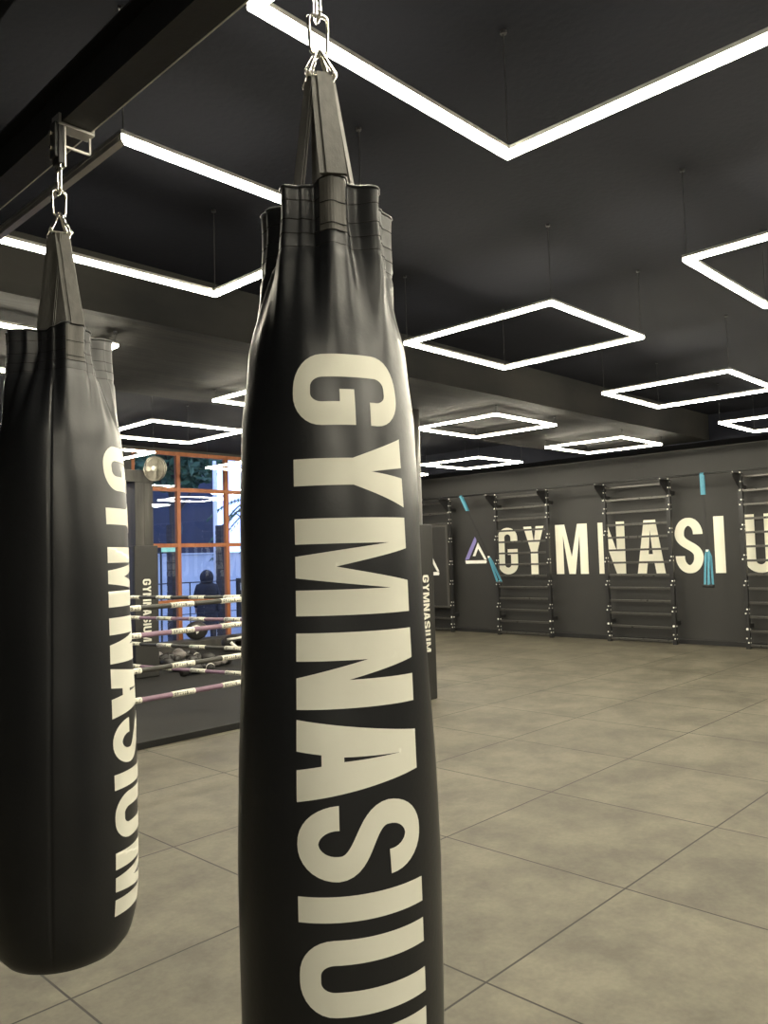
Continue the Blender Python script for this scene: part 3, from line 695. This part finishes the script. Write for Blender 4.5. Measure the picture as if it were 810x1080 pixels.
o = obj('coat', bm, COAT, t, True); o.modifiers.new('thick', 'SOLIDIFY').thickness = .012
bm = NB(); blob(bm, (0, .035, 1.545), (.135, .135, .155), 20, 14, lambda p: Vector((p.x, p.y, p.z+.02*max(0, p.y/.12)))); obj('hood', bm, COAT, t, True)
bm = NB(); blob(bm, (0, -.06, 1.575), (.072, .05, .095), 16, 12); 
blob(bm, (0, -.112, 1.565), (.012, .016, .022), 8, 6); obj('face', bm, SKIN, t, True)
bm = NB(); tube(bm, [(.20, -.16, .94), (.19, -.20, .90)], [.032, .025], 8)
for k in range(4): tube(bm, [(.175+.014*k, -.205, .90), (.172+.014*k, -.225, .87), (.172+.014*k, -.215, .845)], [.008, .008, .006], 6)
tube(bm, [(.17, -.19, .915), (.155, -.21, .89)], [.009, .007], 6); obj('hand', bm, SKIN, t, True)

# ------------------------------------------------------------------ punching bags
PZ = [.375, .383, .405, .44, .50, .58, .70, .88, 1.06, 1.24, 1.37, 1.55, 1.73, 1.84, 1.94, 2.02, 2.10, 2.17]
PR = [.02, .10, .150, .174, .188, .194, .196, .196, .191, .184, .180, .178, .172, .160, .149, .146, .146, .147]
def interp(x, xs, ys):
    if x <= xs[0]: return ys[0]
    for i in range(len(xs)-1):
        if x <= xs[i+1]:
            u = (x-xs[i])/(xs[i+1]-xs[i]); u = u*u*(3-2*u)*.35+u*.65
            return ys[i]+(ys[i+1]-ys[i])*u
    return ys[-1]
def pinterp(a, keys):
    ks = sorted(keys); n = len(ks); a = (a+180) % 360-180
    for i in range(n):
        k0 = ks[i]; k1 = ks[(i+1) % n]; hi = k1[0]+(360 if i == n-1 else 0)
        aa = a if a >= ks[0][0] else a+360
        if k0[0] <= aa <= hi:
            u = (aa-k0[0])/(hi-k0[0]); u = u*u*(3-2*u); return k0[1]+(k1[1]-k0[1])*u
    return ks[0][1]
LZS = {'G': (1.836, 1.704), 'Y': (1.684, 1.556), 'M': (1.537, 1.365), 'N': (1.335, 1.203), 'A': (1.186, 1.047), 'S': (1.040, .914), 'I': (.890, .847), 'U': (.818, .691), 'm': (.664, .497)}
LZS2 = {k: (a+.02, b+.02) for k, (a, b) in {'G': (1.810, 1.680), 'Y': (1.668, 1.543), 'M': (1.517, 1.347), 'N': (1.317, 1.189), 'A': (1.176, 1.038), 'S': (1.030, .906), 'I': (.885, .843), 'U': (.828, .702), 'm': (.674, .503)}.items()}
def make_bag(label, cx, cy, rz, keys, ph0, straps, scale, dz, text0, seamdeg, seed, lift=0, LZS=LZS):
    t = thing('punching_bag', label, 'punching bag', (cx, cy, .375+dz), rz, 'black punching bags hanging from the steel beam'); rnd = random.Random(seed)
    wob = [(rnd.uniform(0, 360), rnd.uniform(2, 5), rnd.uniform(0, 6)) for _ in range(5)]
    def rad(th, z):
        r0 = interp(z, PZ, PR)*scale
        w = min(1, max(0, (z-1.86)/(2.13-1.86))); w = w*w*(3-2*w)
        rt_ = pinterp(th, keys)
        f = rt_/.145
        # pleats reach further down than the big lobes
        pl = math.exp(-((2.04-z)/.16)**2) if z < 2.04 else 1
        p = .0035*math.sin(R(th*9+20))*pl+.0025*math.sin(R(th*17+70*math.sin(R(th))))*pl
        for a, k, b in wob: r0 += .0009*math.sin(R(th*int(k))+z*b*2.1+a)*(1 if z > .5 else .3)
        r_ = r0*(1-w)+(rt_*scale*(.97+.03*math.sin(z*20)))*w+p
        d = ((th-seamdeg+180) % 360)-180
        r_ -= .003*math.exp(-(d/1.1)**2)*(1 if .44 < z < 2.0 else 0)
        r_ -= .0035*math.exp(-((z-2.042)/.006)**2)
        return r_
    lf = lambda z: lift*min(1, max(0, (z-1.86)/.22))
    def P(th, z, off=0):
        r_ = rad(th, z)+off; return Vector((r_*math.cos(R(th)), r_*math.sin(R(th)), z+lf(z)-.375))
    NT = 360; zs = []
    z = .375
    zs = [.375, .377, .383, .392, .403, .416, .43, .45, .475, .50]+[.53+.03*i for i in range(43)]+[1.80+.012*i for i in range(30)]+[2.16, 2.17]
    zs = sorted(set(round(q, 4) for q in zs if q <= 2.17))
    ztop = lambda th: 2.17+.006*math.sin(R(th*3+40))+.004*math.sin(R(th*5))
    bm = NB(); rings = []
    for z in zs:
        ring = []
        for j in range(NT):
            th = 360*j/NT; zz = z if z < 2.1 else 2.1+(z-2.1)*(ztop(th)-2.1)/.07
            v = P(th, z); v.z = zz+lf(z)-.375; ring.append(bm.verts.new(v))
        rings.append(ring)
    # hem folds over and lines the inside
    for off, z in ((-.004, 2.172), (-.008, 2.165), (-.012, 2.10), (-.016, 2.0)):
        ring = []
        for j in range(NT):
            th = 360*j/NT; v = P(th, min(z, 2.17), off); v.z = (z if z < 2.1 else 2.1+(z-2.1)*(ztop(th)-2.1)/.07)+lf(z)-.375; ring.append(bm.verts.new(v))
        rings.append(ring)
    for a, b in zip(rings, rings[1:]):
        for j in range(NT): bm.faces.new((a[j], a[(j+1) % NT], b[(j+1) % NT], b[j]))
    bm.faces.new(rings[0][::-1]); bm.faces.new(rings[-1])
    obj('bag_shell', bm, VINYL, t, True)
    # stitching rows in the hem
    for z in (2.135, 2.098, 2.070, 2.045):
        bm = NB(); tube(bm, [P(360*j/240, z, .0002) for j in range(240)], .0010, 5, closed=True); obj('stitching', bm, THREAD, t)
    bm = NB(); tube(bm, [P(360*j/240, 2.165, .0)+Vector((0, 0, ztop(360*j/240)-2.168)) for j in range(240)], .0028, 6, closed=True); obj('piping', bm, VINYL, t, True)
    # lettering
    bm = NB(); a0 = text0; a1 = text0+70.2
    for ch, (zt, zb) in LZS.items():
        c = ch.upper(); ratio = {'I': .26, 'M': .95, 'S': .53}.get(c, .66)
        ln = zt-zb; g = glyph_bm(c, ratio, .25 if c in 'YMNA' else {'I': ratio, 'S': .175}.get(c, .215), ln, .24, st=.155, step=.009)
        for v in g.verts: v.co = P(a0+(a1-a0)*v.co.y/.24, zt-v.co.x, .0011)
        merge(bm, g)
    obj('lettering', bm, CREAM, t, True, label='cream capitals reading downwards')
    # straps
    hub = Vector((0, 0, 2.452-.375-dz))
    for k, (th, inside, w) in enumerate(straps):
        c, s = math.cos(R(th)), math.sin(R(th)); tw = Vector((-s, c, 0))
        bm = NB(); rt_ = rad(th, 2.165)
        top = hub+Vector((c*.022, s*.022, 0))
        if inside:
            e = Vector((c*(rt_-.018), s*(rt_-.018), 2.12+lift-.375)); pts = [top, top.lerp(e, .33), top.lerp(e, .66), e, e-Vector((0, 0, .08))]
        else:
            e = P(th, 2.168, .004)+Vector((0, 0, .004)); pts = [top, top.lerp(e, .33), top.lerp(e, .66), e]
        ws = [w*.82, w*.9, w*.96]+[w]*(len(pts)-3)
        for q in ((0, 0), (.0042, .10), (-.0042, -.06)): 
            ribbon(bm, [p+Vector((c, s, 0))*q[0]+tw*q[1]*w*(1 if i < 4 else 0) for i, p in enumerate(pts[:4] if q[0] else pts)], [x*(1 if not q[0] else .7) for x in (ws[:4] if q[0] else ws)], .003, tw)
        obj('strap', bm, HEMV, t)
        if not inside:
            bm = NB(); hwd = math.degrees(w*.52/rt_); G_ = []
            for zi in range(9):
                z = 2.168-zi*.0125; G_.append([bm.verts.new(P(th+hwd*(ai/5-1), z, .0025+.0012*(1-abs(ai/5-1)**6))) for ai in range(11)])
            for a, b in zip(G_, G_[1:]):
                for q in range(10): bm.faces.new((a[q], a[q+1], b[q+1], b[q]))
            dn = Vector((-c*.0035, -s*.0035, 0)); solidify(bm, dn); obj('strap_patch', bm, HEMV, t)
            bm = NB(); tube(bm, [P(th+hwd*(ai/5-1)*.96, 2.168-.088, .0045) for ai in range(11)], .0012, 5); obj('strap_stitching', bm, THREAD, t); bm = NB(); tube(bm, [P(th+hwd*(ai/5-1)*.96, 2.168-.045, .0045) for ai in range(11)], .0010, 5); obj('strap_stitching', bm, THREAD, t)
    return t
def wire_loop(bm, pts, r_, mtx):
    tube(bm, [mtx @ Vector(p) for p in pts], r_, 8, closed=True)
def round_poly(pts, rad_, n=5):
    out = []; k = len(pts)
    for i in range(k):
        p = Vector(pts[i]); a = (Vector(pts[i-1])-p).normalized(); b = (Vector(pts[(i+1) % k])-p).normalized()
        for j in range(n):
            u = j/(n-1); q0 = p+a*rad_; q1 = p+b*rad_
            out.append(tuple((1-u)**2*q0+2*u*(1-u)*p+u*u*q1))
    return out
def make_hanger(cx, cy, ztop, zring, label, rz):
    t = thing('hanging_chain', label, 'chain', (cx, cy, zring-.03), rz, 'steel chains between beam and bags')
    b = zring-.03
    for k in range(4):     # triangular rings at the strap tops
        bm = NB(); m = Matrix.Translation((0, 0, zring+.055-b)) @ Matrix.Rotation(R(90*k+8), 4, 'Z') @ Matrix.Rotation(R(20), 4, 'Y')
        m = m @ Matrix.Translation((0, 0, -.078))
        wire_loop(bm, round_poly([(0, -.034, 0), (0, .034, 0), (0, .0, .078)], .012), .0038, m); obj('triangle_ring', bm, CHROME, t, True)
    z = zring+.045; i = 0; n = max(1, round((ztop-z)/.085)); h = (ztop-z)/n+.0085
    for i in range(n):
        bm = NB(); zc = z+(i+.5)*(ztop-z)/n; rr = .0042
        m = Matrix.Translation((0, 0, zc-b)) @ Matrix.Rotation(R(90*i+15), 4, 'Z')
        wire_loop(bm, round_poly([(0, -.017, -h/2), (0, .017, -h/2), (0, .021 if i % 2 == 0 else .017, h/2), (0, -.021 if i % 2 == 0 else -.017, h/2)], .014), rr, m); obj('carabiner' if i == 0 else 'chain_link', bm, CHROME, t, True)
    return t
def make_clamp(cx, cy, label):
    t = thing('beam_clamp', label, 'clamp', (cx, cy, 2.66), 0, 'bag clamps on the steel beam'); z = lambda q: q-2.66
    bx = -.165-cx
    bm = NB(); box(bm, -.010, .006, -.022, .022, z(2.672), z(2.798), .002); box(bm, -.020, -.0105, -.018, .018, z(2.69), z(2.798), .002); obj('hanger_plate', bm, STEELB, t)
    bm = NB(); box(bm, .007, .014, -.022, .022, z(2.665), z(2.797), .001); obj('side_plate', bm, ALU, t)
    bm = NB(); box(bm, bx-.055, bx+.058, -.025, .025, z(2.790), z(2.799), .001); box(bm, bx+.048, bx+.058, -.025, .025, z(2.799), z(2.825), .001); box(bm, bx-.055, bx-.047, -.025, .025, z(2.799), z(2.825), .001); obj('flange_jaw', bm, ALU, t)
    bm = NB(); box(bm, .0145, bx+.056, -.003, .003, z(2.735), z(2.742)); box(bm, bx+.050, bx+.056, -.003, .003, z(2.735), z(2.79)); obj('brace', bm, ALU, t)
    for q in (2.72, 2.765):
        bm = NB(); lathe(bm, [(0, 0), (.008, 0), (.008, .007), (0, .008)], 6, align((-.021, 0, z(q)), (-1, 0, 0))); obj('bolt', bm, CHROME, t)
    bm = NB(); wire_loop(bm, round_poly([(-.002, -.014, z(2.655)), (-.002, .014, z(2.655)), (-.002, .014, z(2.69)), (-.002, -.014, z(2.69))], .010), .004, Matrix.Identity(4)); obj('eye', bm, CHROME, t, True)
K1 = [(-180, .125), (-150, .145), (-116, .146), (-102, .125), (-84, .080), (-60, .088), (-42, .128), (-34, .133), (-22, .124), (-10, .112), (-2, .128), (9, .134), (19, .130), (28, .108), (36, .118), (48, .146), (54, .142), (68, .098), (84, .095), (98, .130), (114, .168), (122, .165), (145, .145)]
K2 = [(-180, .12), (-125, .138), (-92, .150), (-76, .138), (-58, .112), (-40, .085), (-22, .098), (-8, .122), (8, .138), (28, .134), (40, .112), (60, .095), (74, .092), (84, .12), (96, .150), (125, .148), (150, .13)]
A1 = R(-132.24); A2 = R(-113.97)
make_bag('big black punching bag in the middle foreground, cream lettering down its face', -.165, .444, A1, K1, 0, [(9, False, .052), (72, True, .052), (180, True, .045), (-62, True, .052)], 1.0, .002, -21.5, 158, 1, .012)
make_bag('black punching bag on the left, lettering along its right edge', -.21, 1.57, A2, K2, 0, [(17, False, .050), (76, True, .045), (180, True, .045), (-36, True, .060)], 1.055, -.02, 39.0, -9, 2, 0, LZS2)
make_hanger(-.165, .444, 2.66, 2.463, 'steel chain and rings above the middle foreground punching bag', A1)
make_hanger(-.21, 1.57, 2.66, 2.475, 'steel carabiner and rings above the left punching bag', A2)
make_clamp(-.165, .444, 'beam clamp above the middle bag, just outside the top of the photo')
make_clamp(-.21, 1.57, 'metal beam clamp visible above the left punching bag')
